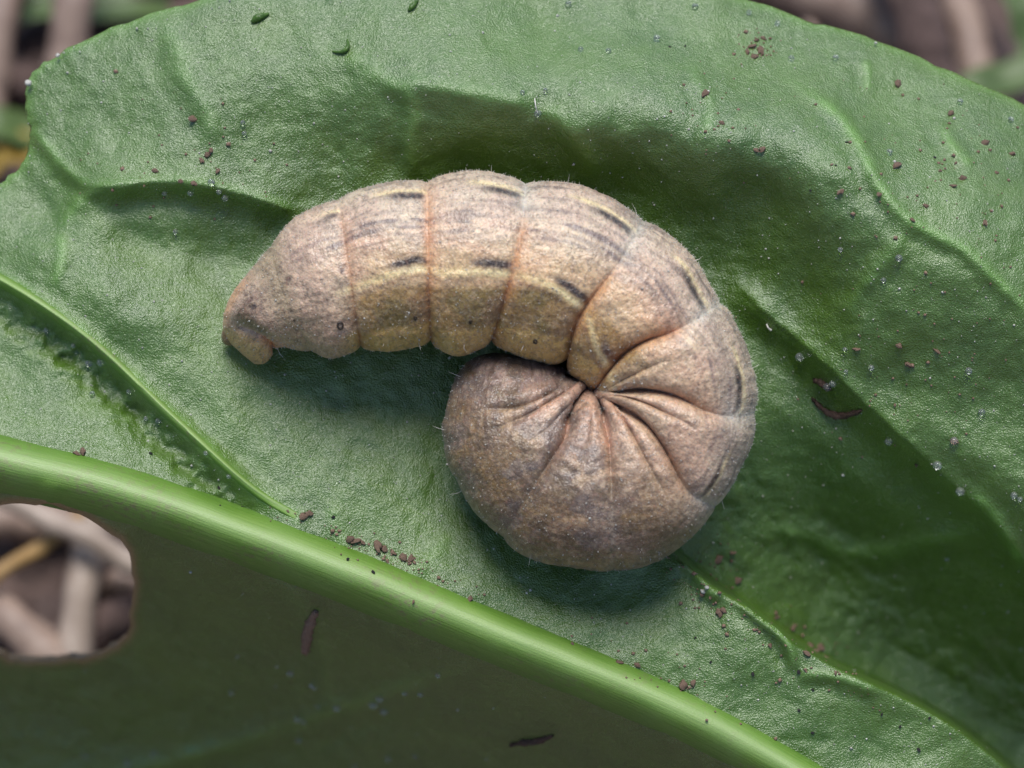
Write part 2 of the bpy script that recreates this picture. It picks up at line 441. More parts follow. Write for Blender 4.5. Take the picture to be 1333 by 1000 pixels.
def leaf_h(x, y, detail=True):
    x = np.asarray(x, float); y = np.asarray(y, float); shp = x.shape
    x = x.ravel(); y = y.ravel()
    h = np.empty(len(x))
    for a in range(0, len(x), 20000):
        X = np.c_[x[a:a + 20000], y[a:a + 20000]] / _sc
        r2 = ((X[:, None] - _c[None]) ** 2).sum(-1)
        h[a:a + 20000] = _tps(r2) @ _w[:_n] + _w[_n] + X @ _w[_n + 1:]
    vein = np.zeros(len(x))
    # side vein: raised line with a trough on its lower left
    d, _, _, s, t = poly_near(x, y, SIDE)
    env = sm(0, .05, t) * (1 - sm(.86, 1, t))
    below = s > 0
    h += env * (13 * np.exp(-(d / 11) ** 2) - np.where(below, 24 * ga(d, 30, 20), 3 * ga(d, 26, 18)))
    pit = env * below * ga(d, 34, 22)
    vein = np.maximum(vein, np.exp(-(d / 9) ** 2) * (1 - .5 * sm(.8, 1, t)))
    # crest and ridge
    d, _, _, s, t = poly_near(x, y, CREST)
    env = sm(0.02, .12, t)
    h += env * (9 * np.exp(-(d / 16) ** 2) - np.where(s > 0, 16 * ga(d, 34, 30), 0))
    vein = np.maximum(vein, .22 * env * np.exp(-(d / 10) ** 2))
    d, nx_, _, s, t = poly_near(x, y, RIDGE)
    ex, ey = .844, .536
    al_ = (x - 872) * ex + (y - 718) * ey; dl = np.clip((x - 872) * ey - (y - 718) * ex, 0, None)
    env = sm(-20, 30, al_)
    drop = np.interp(al_, [-120, 0, 100, 200, 310, 520], [0, 70, 185, 285, 360, 420])
    h += 9 * env * np.exp(-(d / 24) ** 2) - np.where(s < 0, drop * sm(0, 9, d) * (1 - sm(15, 330, dl)), 0)
    wet = np.where(s < 0, sm(10, 60, d) * (1 - sm(90, 200, dl)), 0) * env
    d, _, _, s, t = poly_near(x, y, SHOULD)
    env = sm(0, .12, t) * (1 - sm(.9, 1, t))
    h += env * (8 * np.exp(-(d / 10) ** 2) - np.where(s > 0, 14 * ga(d, 26, 20), 0))
    vein = np.maximum(vein, .35 * env * np.exp(-(d / 9) ** 2))
    for pl, amp, wd, cc in FINE:
        lo = pl.min(0) - 60; hi = pl.max(0) + 60
        m = (x > lo[0]) & (x < hi[0]) & (y > lo[1]) & (y < hi[1])
        if not m.any():
            continue
        d, _, _, s, t = poly_near(x[m], y[m], pl)
        env = sm(0, .2, t) * (1 - sm(.8, 1, t)) + .0
        h[m] += env * amp * (np.exp(-(d / wd) ** 2) - .6 * np.where(s > 0, ga(d, 2.2 * wd, 1.3 * wd), 0))
        vein[m] = np.maximum(vein[m], cc * env * np.exp(-(d / (wd * .8)) ** 2))
    if detail:
        h += 13 * (fbm(x / 70, y / 70, 3, 2) - .5) + 3.5 * (fbm(x / 26, y / 26, 5, 2) - .5) + 1.6 * (vnoise(x / 9, y / 9, 9) - .5)
        h += pit * 24 * (fbm(x / 13, y / 13, 21, 2) - .5)
        u = (x * .83 + y * .56); v = (-x * .56 + y * .83)
        h += wet * (15 * (fbm(u / 46 + 2 * fbm(x / 50, y / 50, 35), v / 22, 31, 3) - .5) + 5 * (fbm(u / 14, v / 11, 33, 2) - .5))
        dr, _, _, sr, _ = poly_near(x, y, RIB)
        h += np.where(sr > 0, sm(60, 140, dr), 0) * 22 * (fbm(x / 40, y / 40, 41, 4) - .5)
    return h.reshape(shp), vein.reshape(shp)

OUT = smooth_loop([(0, 238), (20, 222), (34, 200), (38, 170), (33, 140), (36, 105), (58, 82), (105, 55), (175, 25), (240, 6), (320, -18), (450, -50), (620, -65), (800, -50), (900, -25), (985, 3), (1060, 30), (1150, 56), (1230, 90), (1333, 135), (1450, 200), (1560, 300), (1640, 450), (1680, 650), (1650, 850), (1560, 1000), (1400, 1120), (1150, 1200), (800, 1220), (450, 1200), (150, 1160), (-100, 1060), (-260, 900), (-330, 720), (-380, 560), (-300, 420), (-150, 330), (-45, 268)], 7)
HOLE = smooth_loop([(-90, 735), (-60, 690), (-15, 662), (30, 656), (75, 660), (115, 677), (146, 697), (168, 722), (173, 760), (169, 800), (166, 822), (150, 838), (118, 852), (80, 858), (35, 859), (0, 852), (-50, 835), (-85, 790)], 6)
OUT += np.c_[vnoise(np.arange(len(OUT)) * .6, 0 * OUT[:, 0], 3) - .5, vnoise(np.arange(len(OUT)) * .6, 0 * OUT[:, 0], 4) - .5] * 4
HOLE += np.c_[vnoise(np.arange(len(HOLE)) * .5, 0 * HOLE[:, 0], 13) - .5, vnoise(np.arange(len(HOLE)) * .5, 0 * HOLE[:, 0], 14) - .5] * 5

xs = np.r_[np.arange(-430, -36, 12), np.arange(-36, 1369, 3.0), np.arange(1372, 1740, 12)]
ys = np.r_[np.arange(-110, -24, 12), np.arange(-24, 1024, 3.0), np.arange(1027, 1270, 12)]
GX, GY = np.meshgrid(xs, ys)
n_r, n_c = GX.shape
gx = GX.ravel().copy(); gy = GY.ravel().copy()
ins = inside(gx, gy, OUT); inh = inside(gx, gy, HOLE)
do, ox, oy, _, _ = poly_near(gx, gy, OUT, True)
near_h = (gx < 320) & (gy > 560) & (gy < 960)
dh = np.full(len(gx), 1e3); hx = np.zeros(len(gx)); hy = np.zeros(len(gx))
r = poly_near(gx[near_h], gy[near_h], HOLE, True)
dh[near_h], hx[near_h], hy[near_h] = r[0], r[1], r[2]
good = ins & ~inh
F = grid_faces(n_r, n_c)[:, ::-1]
F = F[good[F].any(1)]
bad = ~good
use_h = bad & inh
gx[use_h] = hx[use_h]; gy[use_h] = hy[use_h]
use_o = bad & ~inh
gx[use_o] = ox[use_o]; gy[use_o] = oy[use_o]
dh[use_h] = 0; do[use_o] = 0
keep = np.unique(F)
remap = -np.ones(len(gx), int); remap[keep] = np.arange(len(keep))
F = remap[F]
gx, gy, do, dh = gx[keep], gy[keep], do[keep], dh[keep]
LH, LV = leaf_h(gx, gy)
LH = LH + 5 * ga(dh, 7, 6) - 10 * np.exp(-do / 10)
me = mesh_np('leaf_blade', P(gx, gy, LH), F, M_leaf)
float_attr(me, 'vein', LV * np.clip(.35 + 1.1 * (fbm(gx / 18, gy / 18, 101, 3) - .1), 0, 1) + .45 * np.exp(-(do / 8) ** 2))
float_attr(me, 'rim', np.clip(.95 * np.exp(-(dh / 8) ** 2), 0, 1))
leaf = bpy.data.objects.new('leaf', None)
COL.objects.link(leaf)
leaf.location = P(200, 1100, -620)
leaf['label'] = 'broad green leaf with a thick pale midrib and a round hole, under the curled caterpillar'
leaf['category'] = 'leaf'
bpy.context.view_layer.update()

def adopt(o, parent):
    o.parent = parent
    o.matrix_parent_inverse = parent.matrix_world.inverted()
    return o

blade = adopt(link('blade', me), leaf)
sol = blade.modifiers.new('thickness', 'SOLIDIFY'); sol.thickness = 0.028; sol.offset = -1.0

def vein_strip(name, path, half, height, mat, nacross=25, skew=0.0, taper=None, fade_pow=3):
    path = np.asarray(path); tn = np.gradient(path, axis=0); tn /= np.linalg.norm(tn, axis=1)[:, None]; nn = np.c_[-tn[:, 1], tn[:, 0]]
    half = np.broadcast_to(half, len(path)); height = np.broadcast_to(height, len(path))
    c = np.linspace(-1, 1, nacross)
    X = path[:, 0, None] + nn[:, 0, None] * half[:, None] * c
    Y = path[:, 1, None] + nn[:, 1, None] * half[:, None] * c
    h, _ = leaf_h(X, Y, False)
    h2, _ = leaf_h(X, Y, True)
    if nacross > 30:                                   # the midrib runs evenly over the small swellings of the blade
        w = 71; pad = np.pad(h, ((w // 2, w // 2), (0, 0)), 'edge')
        cs_ = np.cumsum(np.vstack([np.zeros((1, nacross)), pad]), axis=0)
        h = np.maximum((cs_[w:] - cs_[:-w]) / w, h - 6)
    cs = c - skew * (1 - c * c)
    prof = np.where(cs < 0, np.clip(1 - cs * cs, 0, 1) ** 1.35, np.clip(1 - np.abs(cs) ** 2.2, 0, 1))
    e = np.abs(c) ** 4
    L = np.arange(len(path)) / len(path)
    wob = 1 + .06 * (vnoise(np.arange(len(path)) * .06, 0 * L, 5) - .5)
    H = h * (1 - e) + h2 * e + height[:, None] * wob[:, None] * prof - 4.5 * e + 1.0 * (1 - e)
    me = mesh_np(name, P(X, Y, H).reshape(-1, 3), grid_faces(len(path), nacross)[:, ::-1], mat)
    float_attr(me, 'across', np.broadcast_to(c, X.shape).ravel())
    float_attr(me, 'along', np.broadcast_to((L * 10)[:, None], X.shape).ravel())
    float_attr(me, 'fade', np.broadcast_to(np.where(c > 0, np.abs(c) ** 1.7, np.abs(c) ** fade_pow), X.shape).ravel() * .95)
    return adopt(link(name, me), leaf)

ribp = smooth_path(RIB, 420)
hw = np.interp(ribp[:, 0], [-420, 0, 500, 900, 1300], [42, 40, 38, 34, 24])
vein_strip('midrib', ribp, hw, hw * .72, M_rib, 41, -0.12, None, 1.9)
sidep = smooth_path(SIDE, 240)
tt = np.linspace(0, 1, 240)
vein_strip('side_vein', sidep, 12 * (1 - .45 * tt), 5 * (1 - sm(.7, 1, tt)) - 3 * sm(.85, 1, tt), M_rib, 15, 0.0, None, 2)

# ------------------------------------------------------------------ caterpillar
RINGS = [  # s, height centre, half height, five points from the outer (back) edge to the inner (belly) edge
    (0.00, 14, 10, [(312, 458), (316, 462), (321, 466), (326, 470), (331, 474)]),
    (0.15, 30, 24, [(298, 444), (307, 450), (318, 457), (330, 465), (342, 473)]),
    (0.35, 46, 40, [(291, 428), (307, 433), (325, 441), (342, 450), (356, 462)]),
    (0.60, 60, 54, [(293, 402), (312, 410), (334, 422), (352, 436), (368, 453)]),
    (0.80, 70, 64, [(316, 364), (329, 386), (345, 410), (362, 434), (382, 456)]),
    (1.00, 80, 75, [(350, 321), (358, 355), (370, 390), (385, 425), (405, 460)]),
    (1.50, 88, 85, [(395, 280), (403, 325), (413, 370), (424, 415), (437, 462)]),
    (2.00, 90, 90, [(440, 259), (447, 308), (455, 357), (462, 408), (470, 454)]),
    (2.50, 94, 96, [(497, 242), (501, 293), (506, 345), (510, 399), (515, 451)]),
    (3.00, 96, 98, [(556, 235), (556, 288), (557, 343), (558, 396), (560, 449)]),
    (3.50, 98, 102, [(622, 224), (618, 282), (611, 340), (605, 400), (600, 456)]),
    (4.00, 98, 102, [(685, 234), (680, 290), (669, 345), (656, 396), (640, 450)]),
    (4.50, 98, 104, [(765, 247), (749, 300), (728, 350), (704, 400), (686, 460)]),
    (5.00, 98, 104, [(838, 287), (812, 333), (782, 374), (752, 418), (732, 480)]),
    (5.50, 98, 104, [(893, 330), (860, 368), (822, 403), (784, 442), (760, 498)]),
    (6.00, 98, 104, [(940, 392), (897, 422), (852, 440), (807, 466), (774, 509)]),
    (6.50, 98, 104, [(972, 455), (928, 470), (880, 477), (826, 489), (778, 514)]),
    (7.00, 97, 104, [(986, 540), (938, 540), (890, 521), (838, 511), (776, 512)]),
    (7.50, 96, 104, [(965, 606), (927, 592), (885, 560), (836, 527), (776, 512)]),
    (8.00, 96, 104, [(935, 662), (902, 645), (872, 600), (835, 550), (788, 523)]),
    (8.50, 94, 103, [(872, 721), (858, 680), (840, 620), (813, 560), (783, 513)]),
    (9.00, 92, 102, [(797, 743), (797, 690), (795, 630), (790, 572), (783, 528)]),
    (9.50, 90, 100, [(715, 732), (734, 682), (752, 625), (764, 567), (765, 513)]),
    (10.0, 88, 98, [(652, 701), (680, 655), (711, 606), (736, 562), (740, 536)]),
    (10.5, 86, 95, [(605, 643), (644, 615), (684, 580), (722, 545), (754, 506)]),
    (11.0, 84, 90, [(578, 579), (624, 565), (668, 546), (714, 521), (757, 495)]),
    (11.5, 78, 82, [(584, 522), (624, 521), (664, 515), (708, 503), (738, 489)]),
    (11.9, 66, 66, [(600, 480), (632, 486), (666, 487), (706, 483), (736, 483)]),
    (12.15, 50, 46, [(622, 463), (642, 467), (668, 468), (700, 469), (728, 476)]),
    (12.3, 34, 20, [(645, 459), (658, 461), (674, 462), (694, 464), (708, 468)]),
]
keys = np.array([r[0] for r in RINGS])
pts = np.array([r[3] for r in RINGS], float)              # k,5,2
NS, NP = 1150, 340
# arc-length-even sampling
tmp = np.linspace(0, 12.3, 1500)
R0 = spline_matrix(keys, tmp)
mid = np.einsum('tk,kd->td', R0, pts[:, 1])
al = np.r_[0, np.cumsum(np.hypot(*np.diff(mid, axis=0).T))] + np.linspace(0, 40, 1500)
S = np.interp(np.linspace(0, al[-1], NS), al, tmp)
R = spline_matrix(keys, S)
Hc = np.interp(S, keys, [r[1] for r in RINGS]); Hb = np.interp(S, keys, [r[2] for r in RINGS])
kk = np.ones(9) / 9
Hc[4:-4] = np.convolve(Hc, kk, 'valid'); Hb[4:-4] = np.convolve(Hb, kk, 'valid')
PH = np.linspace(0, 2 * np.pi, NP, endpoint=False)
Q = (1 - np.cos(PH)) / 2
C5 = np.einsum('tk,kjd->tjd', R, pts)
QM = spline_matrix([0, .25, .5, .75, 1], Q)
XY = np.einsum('pj,tjd->tpd', QM, C5)
# underside: straight across, without the bow of the visible lines
flat = C5[:, None, 0] * (1 - Q)[None, :, None] + C5[:, None, 4] * Q[None, :, None]
under = (PH > np.pi)
XY[:, under] = flat[:, under]
sn = np.sin(PH)
sn = np.sign(sn) * np.abs(sn) ** np.where(sn > 0, .92, .8)
HH = Hc[:, None] + Hb[:, None] * sn[None]
SS = np.broadcast_to(S[:, None], HH.shape); QQ = np.broadcast_to(Q[None], HH.shape)
top = np.broadcast_to((~under)[None], HH.shape)
G = np.stack([XY[..., 0], XY[..., 1], HH], -1)
def gnormal(G):
    dS = np.gradient(G, axis=0)
    dP = np.roll(G, -1, 1) - np.roll(G, 1, 1)
    N = np.cross(dS, dP)
    N /= np.linalg.norm(N, axis=-1)[..., None] + 1e-9
    c = G.mean(1, keepdims=True)
    sg = np.sign((N * (G - c)).sum(-1).mean())
    return N * sg
N = gnormal(G)
curl = sm(5.3, 6.4, SS)
disp = np.zeros_like(HH)
def crease(k, depth, w, after=None):
    ds = SS - k
    wa = w if after is None else after
    return -depth * np.where(ds < 0, np.exp(-np.abs(ds) / w), np.exp(-np.abs(ds) / wa))
for k in range(2, 12):
    d_out = {2: 2.5, 3: 4.5, 4: 4, 5: 3, 6: 3, 7: 3, 8: 4, 9: 2.5, 10: 3, 11: 2}[k]
    d_in = {2: 6, 3: 8, 4: 9, 5: 14, 6: 22, 7: 24, 8: 22, 9: 15, 10: 17, 11: 10}[k]
    q0 = {2: .75, 3: .78, 4: .72, 5: .5, 6: .32, 7: .3, 8: .25, 9: .45, 10: .4, 11: .45}[k]
    dep = d_out + (d_in - d_out) * sm(q0 - .22, q0 + .25, QQ)
    if k >= 6:
        dep = dep * (1 - .85 * sm(.8, .97, QQ))
    disp += crease(k, dep, .06 + .05 * curl, .045 + .035 * curl)
    # rounded swelling of the segment
    disp += 3.6 * np.where((SS >= k - 1) & (SS < k), np.sin(np.pi * np.clip(SS - k + 1, 0, 1)) ** .7, 0) * (1 - .5 * curl)
disp += crease(1.0, 3, .07)
# belly pads on the straight part
for k in (2, 3, 4):
    disp += 4 * ga(SS, k + .45, .3) * sm(.82, 1, QQ)
# anal plate overhang and the groove above the rear leg
disp += crease(.42, 9, .05, .04) * sm(.15, .4, QQ)
disp += 6 * ga(SS, .68, .14) * ga(QQ, .45, .35)
for k, am in ((7.5, 4), (8.5, 5), (9.5, 6), (10.75, 8)):
    disp += am * ga(SS, k, .26) * sm(.66, .92, QQ)
# small secondary folds in the curled part, running to the inner corner
for k, dpt, q0 in ((6.45, 6, .6), (7.38, 9, .5), (8.36, 10, .45), (9.45, 4, .6), (10.5, 4, .62), (11.3, 11, .38)):
    disp += crease(k + .05 * np.sin(QQ * 9 + k), dpt, .06, .05) * sm(q0 - .18, q0 + .15, QQ) * (1 - sm(.8, .95, QQ))
arc = S * 75
AA = np.broadcast_to(arc[:, None], HH.shape)
BB = QQ * 230
GXp = G[..., 0]; GYp = G[..., 1]
disp += 5 * (fbm(GXp / 42, GYp / 30, 51, 2) - .5) + .9 * (fbm(AA / 26, BB / 6, 55, 2) - .5) + 1.2 * (vnoise(GXp / 5, GYp / 5, 57) - .5)
disp += curl * sm(.3, .6, QQ) * 2.2 * (fbm(GXp / 16, GYp / 13, 59, 2) - .5)
tipf = sm(0, .25, SS) * (1 - sm(12.0, 12.3, SS))
G2 = G + N * (disp * tipf)[..., None]

# pigment -------------------------------------------------------------
def mixc(C, col, f):
    return C + (lin(col)[None, None] - C) * np.clip(f, 0, 1)[..., None]
fr = SS - np.floor(SS)
n1 = fbm(GXp / 30, GYp / 24, 71, 3); n2 = fbm(GXp / 60, GYp / 50, 73, 3); n3 = fbm(AA / 40, BB / 5, 75, 3); n4 = fbm(GXp / 8, GYp / 8, 77, 3)
C = np.ones(HH.shape + (3,)) * lin((188, 168, 150))
C = mixc(C, (190, 158, 145), sm(.45, .65, n2) * .7)
C = mixc(C, (205, 188, 168), sm(.5, .7, n1) * .5)
straight = 1 - sm(5.6, 7.2, SS)
front = sm(9.2, 10.4, SS)
# greyer towards the back, longitudinal hair lines
C = mixc(C, (168, 158, 155), sm(.42, .1, QQ) * .6 * (1 - front))
C = mixc(C, (118, 104, 102), sm(.52, .64, n3) * .5 * sm(.5, .36, QQ))
for qc, wd, am in ((.235, .018, .85), (.29, .02, .75), (.33, .014, .5), (.17, .012, .5)):
    C = mixc(C, (112, 100, 102), ga(QQ + .025 * (n2 - .5), qc, wd) * am * sm(.4, .62, fbm(AA / 34, BB / 9, 81, 2)) * 1.6 * (1 - front))
# warm sides
C = mixc(C, (182, 150, 110), sm(.34, .5, QQ) * .5 * straight * sm(2.0, 2.4, SS))
low = sm(.60, .67, QQ) * straight
C = mixc(C, (140, 112, 66), low * (.65 + .5 * n1) * sm(1.7, 2.2, SS))
C = mixc(C, (104, 92, 46), low * sm(.47, .62, n2) * .7 * sm(1.9, 2.3, SS))
C = mixc(C, (112, 84, 66), low * sm(.6, .95, fr) * .6 * ga(QQ, .78, .13))
belly = sm(.855, .885, QQ + .02 * (n1 - .5) - .035 * ga(fr, .0, .25)) * straight * sm(1.1, 1.9, SS)
C = mixc(C, (178, 148, 90), belly * .95)
C = mixc(C, (140, 104, 50), belly * ga(fr, 0, .14))
# cream side stripe with a dark dash above it, towards the rear of each segment (s grows towards the head)
def px_q(s):
    return np.interp(s, [1, 2, 2.9, 3.2, 3.9, 4.3, 4.9, 5.5, 6, 6.5, 7], [.58, .60, .525, .56, .555, .585, .66, .80, .86, .88, .9])
qs = px_q(SS) + .012 * (fbm(AA / 12, BB * 0, 85, 2) - .5)
st = sm(1.5, 2.3, SS) * (1 - sm(6.2, 6.9, SS))
edge = 1 - ga(fr, 0, .05)
C = mixc(C, (196, 172, 124), ga(QQ, qs, .030) * .6 * st)
C = mixc(C, (222, 208, 170), ga(QQ, qs, .019) * (.45 + .55 * sm(.3, .8, fr)) * st * edge)
C = mixc(C, (104, 78, 52), ga(QQ, qs + .045, .014) * .6 * st * sm(.3, .6, n1 + .1))
dash = ga(QQ, qs - .052, .026) * sm(.42, .68, fr + .1 * (n1 - .5)) * (1 - sm(.965, 1.0, fr)) * st
C = mixc(C, (44, 36, 36), dash * sm(.24, .44, n4 + .12) * 1.3)
# pair of marks near the back line: cream line and black dash
qd = .095 + .02 * sm(3.5, 6.5, SS) + .055 * sm(6.6, 7.6, SS)
bk = sm(1.3, 2.2, SS) * (1 - sm(8.05, 8.2, SS))
C = mixc(C, (214, 198, 166), ga(QQ, qd - .028, .014) * sm(.3, .55, fr) * bk * edge)
C = mixc(C, (38, 32, 34), ga(QQ, qd, .021) * sm(.46, .72, fr) * (1 - sm(.93, .985, fr)) * bk * 1.15)
C = mixc(C, (96, 86, 88), ga(QQ, .03, .012) * sm(.45, .6, n3) * .7 * bk)
C = mixc(C, (218, 200, 158), ga(QQ, .0, .035) * sm(8.2, 8.8, SS) * (1 - sm(10.6, 11.2, SS)) * .9)
# joints: blue-grey near the back, orange lower down
for k in range(2, 9):
    j = np.exp(-np.abs(SS - k) / .07)
    C = mixc(C, (176, 178, 180), j * sm(.34, .12, QQ) * .7 * (k >= 4))
    qa, qb = {2: (.1, .6), 3: (.05, .7), 4: (.25, .75), 5: (.42, .85), 6: (.3, 1.1), 7: (.28, 1.1), 8: (.4, 1.1)}[k]
    jo = np.exp(-np.clip(SS - k, 0, 9) / .10) * np.exp(-np.clip(k - SS, 0, 9) / .03)
    if k >= 6:
        jo = np.exp(-np.clip(SS - k, 0, 9) / .06) * .6 * (SS >= k) + np.exp(-np.clip(k - SS, 0, 9) / .17) * (SS < k)
    w = sm(qa - .1, qa + .1, QQ) * (1 - sm(qb - .1, qb + .1, QQ))
    C = mixc(C, (196, 134, 92) if k < 6 else (184, 112, 62), jo * w * (.62 if k > 2 else .4))
    C = mixc(C, (122, 72, 40), np.exp(-np.abs(SS - k) / .022) * sm(.35, .7, QQ) * .7)
# curled part: mottled brown and grey-violet, outer side browned further to paint its shade
cu = sm(7.6, 9.0, SS)
C = mixc(C, (176, 146, 130), sm(6.0, 7.2, SS) * .45 * sm(.3, .6, n2 + .1) * sm(.15, .35, QQ))
C = mixc(C, (122, 96, 68), cu * sm(.7, .3, QQ) * .9)
C = mixc(C, (114, 92, 54), cu * sm(.45, .62, n2) * sm(.7, .25, QQ) * .75)
C = mixc(C, (186, 150, 138), cu * sm(.45, .75, QQ) * .6)
C = mixc(C, (112, 100, 104), sm(.5, .66, fbm(AA / 44, BB / 36, 91, 3)) * cu * .45)
C = mixc(C, (104, 94, 100), ga(SS, 10.0, .22) * ga(QQ, .52, .2) * .8)
C = mixc(C, (112, 90, 48), ga(SS, 10.6, .3) * sm(.75, .25, QQ) * .55)
C = mixc(C, (102, 90, 98), sm(11.2, 11.8, SS) * .8)
C = mixc(C, (88, 72, 50), sm(.5, .62, fbm(GXp / 26, GYp / 22, 111, 3)) * cu * sm(.75, .45, QQ) * .7)
C = mixc(C, (96, 88, 92), sm(.52, .64, fbm(GXp / 34, GYp / 28, 113, 3)) * sm(8.4, 9.4, SS) * .6)
C = mixc(C, (170, 150, 150), sm(11.3, 12, SS) * sm(.52, .66, n1) * .7)
for k in (7.38, 8.36, 9.0, 10.0, 10.9):
    C = mixc(C, (200, 156, 142), np.exp(-np.clip(k - SS, 0, 9) / .10) * (SS < k) * sm(.35, .7, QQ) * .55)
    C = mixc(C, (150, 92, 62), np.exp(-np.clip(SS - k, 0, 9) / .08) * (SS > k) * sm(.45, .8, QQ) * .6)
C = mixc(C, (150, 140, 132), np.exp(-np.abs(SS - 9.0) / .025) * sm(.75, .5, QQ) * .5)
# rear end
tail = 1 - sm(1.5, 2.0, SS)
C = mixc(C, (176, 150, 142), tail * .6)
C = mixc(C, (128, 118, 96), tail * ga(SS, .98, .14) * .7)
C = mixc(C, (150, 124, 104), tail * sm(.5, .8, QQ) * .6)
C = mixc(C, (88, 64, 52), ga(SS, .62, .17) * sm(.1, .3, QQ) * (1 - sm(.62, .8, QQ)) * .9)
C = mixc(C, (60, 46, 44), ga(SS, .78, .05) * ga(QQ, .32, .2) * sm(.4, .6, n4) * 1.1)
C = mixc(C, (192, 138, 100), (1 - sm(.7, .9, SS)) * sm(.16, .04, QQ) * .7)
C = mixc(C, (188, 150, 108), (1 - sm(.3, .45, SS)) * .85)
C = mixc(C, (196, 128, 78), ga(SS, .42, .06) * sm(.5, .8, QQ) * .8)
C = mixc(C, (186, 124, 98), ga(SS, .62, .14) * sm(.75, .95, QQ) * .6)
for s0, q0, rs, rq in ((1.1, .38, .05, .028), (.93, .5, .02, .012), (1.02, .62, .016, .012), (1.05, .80, .02, .014), (1.62, .62, .03, .014), (1.3, .55, .015, .01)):
    C = mixc(C, (50, 40, 40), ga(SS, s0, rs) * ga(QQ, q0, rq) * .9)
C = mixc(C, (108, 96, 98), ga(SS, 1.88, .1) * ga(QQ, .47, .05) * sm(.4, .6, n4) + ga(SS, 1.88, .1) * ga(QQ, .3, .05) * sm(.45, .65, n4) * .7)
# specks
C = mixc(C, (70, 56, 52), sm(.60, .70, fbm(GXp / 3.6, GYp / 3.6, 95, 2)) * .35)
C = mixc(C, (222, 205, 185), sm(.60, .70, fbm(GXp / 4.2, GYp / 4.2, 97, 2)) * .14)
C = mixc(C, (84, 66, 56), sm(.56, .66, fbm(AA / 16, BB / 4, 99, 3)) * cu * .5)
C = C * (1.06 + .4 * (n4[..., None] - .5)) * np.array([1.06, 1.0, .83])
C = C * (1 + .14 * (1 - sm(5.5, 8.0, SS)))[..., None]

W3 = P(G2[..., 0], G2[..., 1], G2[..., 2])
Fb = grid_faces(NS, NP, True)
V = W3.reshape(-1, 3)
c0 = W3[0].mean(0); c1 = W3[-1].mean(0)
n0 = len(V)
V = np.vstack([V, c0, c1])
j = np.arange(NP); j2 = (j + 1) % NP; b0 = (NS - 1) * NP
# close the two small end rings with triangles (as thin quads via a centre point pair)
tri = [(int(j2[i]), int(j[i]), n0) for i in range(NP)] + [(int(b0 + j[i]), int(b0 + j2[i]), n0 + 1) for i in range(NP)]
me = bpy.data.meshes.new('caterpillar_body')
nq = len(Fb)
loops = np.r_[Fb.ravel(), np.array(tri).ravel()].astype(np.int32)
me.vertices.add(len(V)); me.vertices.foreach_set('co', V.astype(np.float32).ravel())
me.loops.add(len(loops)); me.loops.foreach_set('vertex_index', loops)
me.polygons.add(nq + len(tri))
me.polygons.foreach_set('loop_start', np.r_[np.arange(nq) * 4, nq * 4 + np.arange(len(tri)) * 3].astype(np.int32))
me.polygons.foreach_set('use_smooth', np.ones(nq + len(tri), bool))
me.update(calc_edges=True)
me.validate()
import bmesh
me.materials.append(M_skin)
CC = np.vstack([C.reshape(-1, 3), C[0].mean(0), C[-1].mean(0)])
col_attr(me, 'pigment', CC)
# outward normals
pn = np.zeros(len(me.polygons) * 3, np.float32); me.polygons.foreach_get('normal', pn); pn = pn.reshape(-1, 3)
pc = np.zeros(len(me.polygons) * 3, np.float32); me.polygons.foreach_get('center', pc); pc = pc.reshape(-1, 3)
cen = np.repeat(W3.mean(1)[:-1], NP, axis=0)
if ((pc[:nq] - cen) * pn[:nq]).sum() < 0:
    me.flip_normals()
cat = bpy.data.objects.new('caterpillar', None)
COL.objects.link(cat)
cat.location = P(700, 480, -8)
cat['label'] = 'plump mottled tan and grey caterpillar curled like a hook on the green leaf'
cat['category'] = 'caterpillar'
bpy.context.view_layer.update()
body = adopt(link('body', me), cat)

# breathing pores: dark rings on the side
N2 = gnormal(G2)
def body_at(x, y):
    m = np.where(top, (G2[..., 0] - x) ** 2 + (G2[..., 1] - y) ** 2 - .05 * G2[..., 2], 1e9)
    i = np.unravel_index(np.argmin(m), m.shape)
    return i
def ring_mesh(name, major, minor, mat, flatten=1.0):
    a = np.linspace(0, 2 * np.pi, 18, endpoint=False); b = np.linspace(0, 2 * np.pi, 8, endpoint=False)
    A, B = np.meshgrid(a, b, indexing='ij')
    V = np.stack([(major + minor * np.cos(B)) * np.cos(A) * flatten, (major + minor * np.cos(B)) * np.sin(A), minor * np.sin(B)], -1).reshape(-1, 3)
    i = np.arange(18)[:, None]; jj = np.arange(8)[None]; i2 = (i + 1) % 18; k2 = (jj + 1) % 8
    F = np.stack([i * 8 + jj, i2 * 8 + jj, i2 * 8 + k2, i * 8 + k2], -1).reshape(-1, 4)
    return mesh_poly(name, V, F, mat)
from mathutils import Vector, Matrix, Quaternion
def wnormal(i):
    p = G2[i]; n = N2[i]
    a = P(*p); b = P(*(p + n))
    d = b - a
    return Vector(a), Vector(d / np.linalg.norm(d))
rm = ring_mesh('spiracle', .0125, .0040, M_ring, .72)
for x, y, sc in ((443, 424, 1.15), (541, 414, .62), (612, 419, .6), (697, 444, .75), (383, 417, .3)):
    i = body_at(x, y)
    p, n = wnormal(i)
    o = link('spiracle', rm)
    o.location = p + n * .002
    o.rotation_mode = 'QUATERNION'; o.rotation_quaternion = n.to_track_quat('Z', 'Y')
    o.scale = (sc,) * 3
    bpy.context.view_layer.update()
    adopt(o, cat)

# second rear leg nub
Vn, Fn = tube(P([303, 301, 300, 299, 300], [425, 432, 438, 443, 446], [44, 38, 32, 27, 24]), np.array([.026, .034, .036, .030, .008]), 16)
me = mesh_poly('rear_foot', Vn, Fn, M_skin)
col_attr(me, 'pigment', np.tile(lin((128, 98, 70)), (len(me.vertices), 1)))
adopt(link('rear_foot', me), cat)

